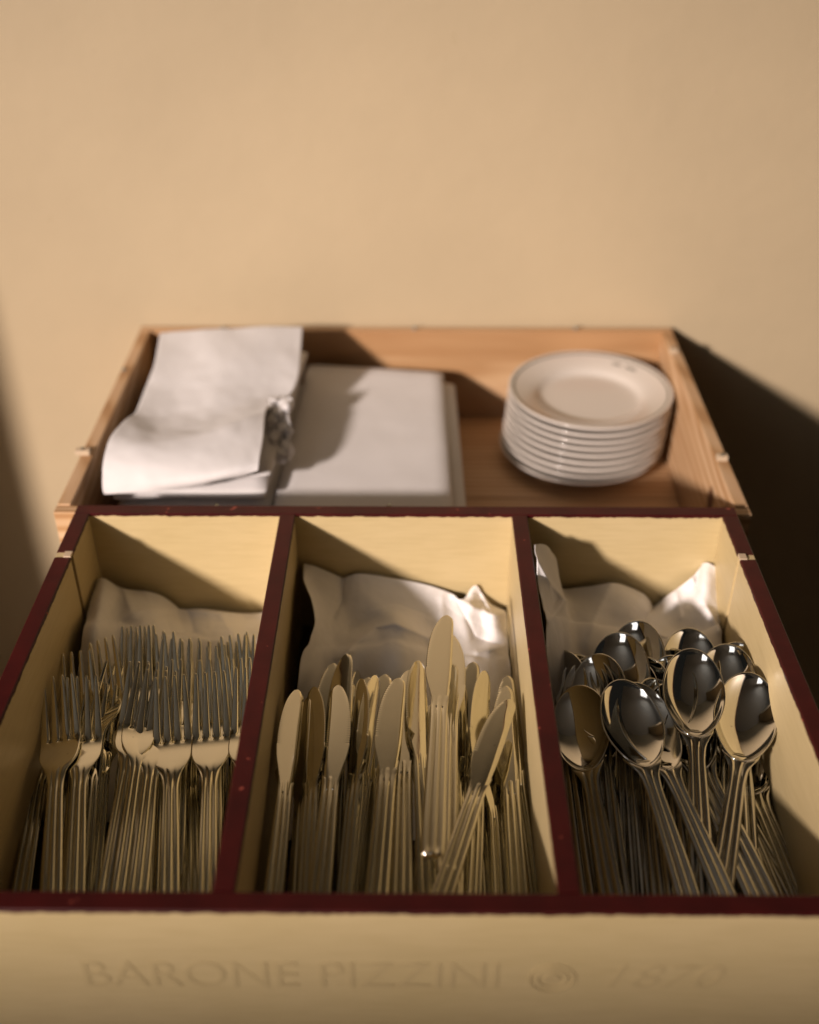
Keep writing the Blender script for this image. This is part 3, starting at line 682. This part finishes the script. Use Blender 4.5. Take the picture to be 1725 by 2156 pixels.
# forks: tip pixel, a lower point of the handle, depth of tip, slope, roll
for a in [
    ((121, 1423), (93, 1881), -.150, 9.0, -4, 'leftmost front fork, blurred grey tines beside the yellow side wall'),
    ((172, 1424), (149, 1877), -.147, 8.5, 3, 'second front fork from the left, half covered by the leftmost one'),
    ((216, 1438), (179, 1877), -.142, 8.0, 24, 'third front fork from the left, turned on its side'),
    ((303, 1394), (219, 1877), -.138, 9.5, 4, 'front fork leaning right, its tines reaching above the other front forks'),
    ((322, 1400), (262, 1877), -.139, 9.0, 20, 'front fork nested just right of the one leaning right'),
    ((340, 1412), (291, 1877), -.143, 9.0, 12, 'front fork tucked against the left edge of the central front fork'),
    ((358, 1424), (351, 1881), -.150, 10.0, 0, 'central front fork with bright cream reflection and straight handle'),
    ((442, 1416), (432, 1881), -.149, 10.0, 0, 'front fork second from the red divider, bright flat head'),
    ((527, 1405), (488, 1881), -.149, 10.0, -3, 'front fork touching the red divider, its right tine hidden'),
    ((391, 1390), (366, 1870), -.124, 13.0, 10, 'middle fork leaning right between the central front forks'),
    ((450, 1387), (440, 1870), -.122, 13.0, -4, 'middle fork with tines rising behind the second fork from the divider'),
    ((517, 1386), (486, 1870), -.122, 13.0, -6, 'middle fork with tines rising behind the fork at the divider'),
    ((160, 1372), (120, 1870), -.118, 11.0, -6, 'back fork nearest the yellow wall, low tines'),
    ((214, 1346), (150, 1870), -.108, 12.0, -22, 'back fork with slanted tine tips left of the tallest group'),
    ((286, 1318), (235, 1870), -.096, 13.0, 2, 'back fork with the highest tines of all the forks'),
    ((296, 1320), (262, 1870), -.092, 12.0, -2, 'back fork doubled right behind the highest tines'),
    ((316, 1330), (280, 1870), -.094, 12.0, 6, 'back fork just right of the highest tines'),
    ((338, 1334), (300, 1870), -.097, 12.0, -6, 'back fork at the centre left of the row, second after the highest'),
    ((371, 1345), (322, 1870), -.100, 12.0, 4, 'back fork in the middle of the row above the central front fork'),
    ((392, 1347), (346, 1870), -.096, 12.0, -5, 'back fork in the middle of the row, tines crossing its neighbours'),
    ((412, 1350), (392, 1870), -.098, 12.0, 8, 'back fork right of the middle with one tine standing apart'),
    ((446, 1360), (428, 1870), -.100, 12.0, 0, 'low back fork between the middle and the right-hand group'),
    ((470, 1352), (446, 1870), -.096, 12.0, 4, 'back fork left in the right-hand group of tines'),
    ((493, 1336), (486, 1870), -.094, 13.0, -10, 'back fork leaning left with the highest tine near the divider'),
    ((544, 1336), (520, 1870), -.096, 13.0, 2, 'back fork at the divider, last of the row'),
    ((250, 1400), (210, 1880), -.122, 9.0, 40, 'fork tilted on its side, bright crossing head behind the front row'),
    ((108, 1436), (24, 1880), -.128, 6, -8, 'low fork with its dark handle running to the left front corner'),
    ((402, 1425), (398, 1880), -.118, 5.0, 6, 'low fork whose dark handle fills the gap between the central forks'),
]: fork(*a)

for a in [
    ((626, 1448), (580, 1900), -.150, 4.3, 38, 'leftmost knife with serrated left edge beside the divider'),
    ((638, 1472), (612, 1900), -.152, 5.0, -50, 'narrow knife seen nearly edge-on, second from the left'),
    ((662, 1442), (636, 1900), -.146, 5.0, -34, 'brown-looking knife third from the left, teeth on its right', 'R'),
    ((681, 1446), (652, 1880), -.128, 6.8, -30, 'knife peeping out behind the brown-looking one', 'R'),
    ((722, 1376), (690, 1900), -.118, 9.3, -20, 'tall knife at the back left with toothed left edge and dark tip'),
    ((697, 1394), (668, 1900), -.112, 8.7, 6, 'sunlit knife edge just left of the tall back-left knife'),
    ((716, 1439), (668, 1900), -.148, 3.7, -10, 'two-tone knife, orange left half and cream right half', 'R'),
    ((760, 1424), (714, 1900), -.142, 5.0, -42, 'dark red looking knife with teeth on its right', 'R'),
    ((792, 1418), (742, 1900), -.136, 5.6, 48, 'narrow pinkish knife turned edge-on, left of the broad cream knife'),
    ((834, 1424), (792, 1900), -.152, 3.4, 4, 'broad cream knife with rounded tip and teeth on its left'),
    ((770, 1424), (730, 1900), -.118, 7.5, 0, 'knife tip showing behind the dark red looking knife'),
    ((806, 1417), (770, 1900), -.112, 7.5, 3, 'sunlit knife tip just behind the broad cream knife'),
    ((856, 1408), (846, 1850), -.132, 1.9, 2, 'knife right of the broad cream one, its handle end visible low'),
    ((879, 1387), (905, 1870), -.128, 4.4, 30, 'slim knife standing just left of the tallest knife'),
    ((935, 1292), (915, 1699), -.100, 0.0, 2, 'tallest knife, teeth on its left, handle end showing above the other knives'),
    ((952, 1330), (940, 1760), -.092, 0.0, -6, 'knife close behind the tallest one with teeth on its right', 'R'),
    ((991, 1391), (965, 1900), -.110, 8.1, 0, 'broad knife tip right of the tallest pair, against the napkin'),
    ((1021, 1408), (1004, 1900), -.128, 8.1, 40, 'dark knife with teeth on its left, right of centre'),
    ((980, 1440), (970, 1900), -.142, 5.0, 58, 'thin dark knife seen edge-on below the tallest pair'),
    ((1063, 1421), (1122, 1900), -.120, 6.8, -4, 'rearmost knife at the right wall with dotted left edge'),
    ((1060, 1442), (1095, 1900), -.134, 4.0, -3, 'knife at the right under the diagonal one, spot near its tip'),
    ((1070, 1468), (926, 1900), -.166, 2.8, 5, 'knife lying diagonally across the right-hand knives'),
    ((1090, 1525), (1124, 1900), -.150, 3.7, -55, 'knife on edge against the right side of the compartment', 'R'),
    ((1008, 1560), (1022, 1900), -.168, 2.5, 10, 'low dark knife in the gap under the diagonal one'),
    ((905, 1480), (890, 1880), -.146, 4.3, 0, 'knife under the tallest one, its handle ending near the front'),
    ((1036, 1500), (1060, 1900), -.150, 3.7, 14, 'low knife between the diagonal knife and the right wall'),
    ((755, 1408), (752, 1900), -.110, 6.8, 60, 'thin dark knife edge behind the dark red looking knife'),
]: knife(*a)

for a in [
    ((1306, 1430), (1462, 1895), -.165, 16.0, 6, 'large front spoon on the left with bright highlight in its bowl'),
    ((1332, 1436), (1540, 1885), -.160, 14.0, 10, 'spoon nested under the right side of the large front spoon'),
    ((1372, 1426), (1600, 1870), -.146, 12.0, 16, 'spoon behind the two nested front ones, bright rim on top'),
    ((1394, 1440), (1615, 1880), -.152, 12.0, -14, 'spoon with a small starry highlight right of the nested pair'),
    ((1459, 1365), (1480, 1802), -.138, 17.0, 0, 'large central spoon standing above the front ones'),
    ((1585, 1416), (1529, 1816), -.155, 17.0, 0, 'large right-hand spoon closest to the right wall'),
    ((1207, 1444), (1281, 1895), -.152, 11.0, -30, 'reddish-looking spoon partly hidden by the red divider'),
    ((1300, 1330), (1330, 1850), -.108, 16.0, -14, 'back spoon half grey and half brown, left of the topmost'),
    ((1336, 1306), (1350, 1850), -.094, 16.0, -24, 'topmost dark brown spoon at the very back'),
    ((1455, 1322), (1470, 1850), -.100, 16.0, 2, 'back spoon with mirrored spoon handles in its bowl'),
    ((1530, 1355), (1540, 1850), -.116, 15.0, -12, 'dark back spoon left of the right wall'),
    ((1551, 1351), (1575, 1850), -.104, 14.0, -12, 'black back spoon nearest the right wall'),
    ((1170, 1370), (1216, 1870), -.108, 11.0, -32, 'first dark spoon of the nested row beside the divider'),
    ((1197, 1378), (1242, 1870), -.112, 11.0, -34, 'second dark spoon of the nested row beside the divider'),
    ((1214, 1384), (1258, 1870), -.116, 11.0, -36, 'third dark spoon of the nested row beside the divider'),
    ((1228, 1384), (1276, 1870), -.120, 11.0, -36, 'fourth dark spoon of the nested row beside the divider'),
    ((1250, 1377), (1290, 1870), -.125, 12.0, -30, 'last dark spoon of the nested row, striped reflections in its bowl'),
    ((1314, 1398), (1350, 1870), -.118, 11.0, -46, 'first spoon of the dark trio behind the large front spoon'),
    ((1326, 1394), (1362, 1870), -.122, 11.0, -46, 'second spoon of the dark trio behind the large front spoon'),
    ((1348, 1385), (1380, 1870), -.126, 12.0, -38, 'third spoon of the dark trio behind the large front spoon'),
    ((1402, 1380), (1420, 1870), -.128, 13.0, -34, 'spoon with white streaks left of the large central one'),
    ((1408, 1366), (1430, 1870), -.112, 12.0, -30, 'thin-edged spoon mostly hidden left of the bright back spoon'),
    ((1480, 1500), (1640, 1880), -.150, 8.0, 10, 'spoon whose handle runs right under the large right-hand one'),
    ((1520, 1500), (1690, 1880), -.146, 7.0, -12, 'spoon with its handle ending in the right front corner'),
    ((1350, 1560), (1330, 1890), -.160, 4.0, 0, 'low spoon whose pale handle stands upright at the front left'),
    ((1500, 1478), (1610, 1885), -.132, 9, 12, 'spoon buried under the big right-hand one, handle fanning to the right'),
    ((1462, 1515), (1668, 1890), -.150, 7, -8, 'spoon lying lowest, its handle crossing to the far right front'),
    ((1270, 1470), (1308, 1890), -.128, 8, 10, 'buried spoon behind the reddish one, dark straight handle'),
]: spoon(*a)
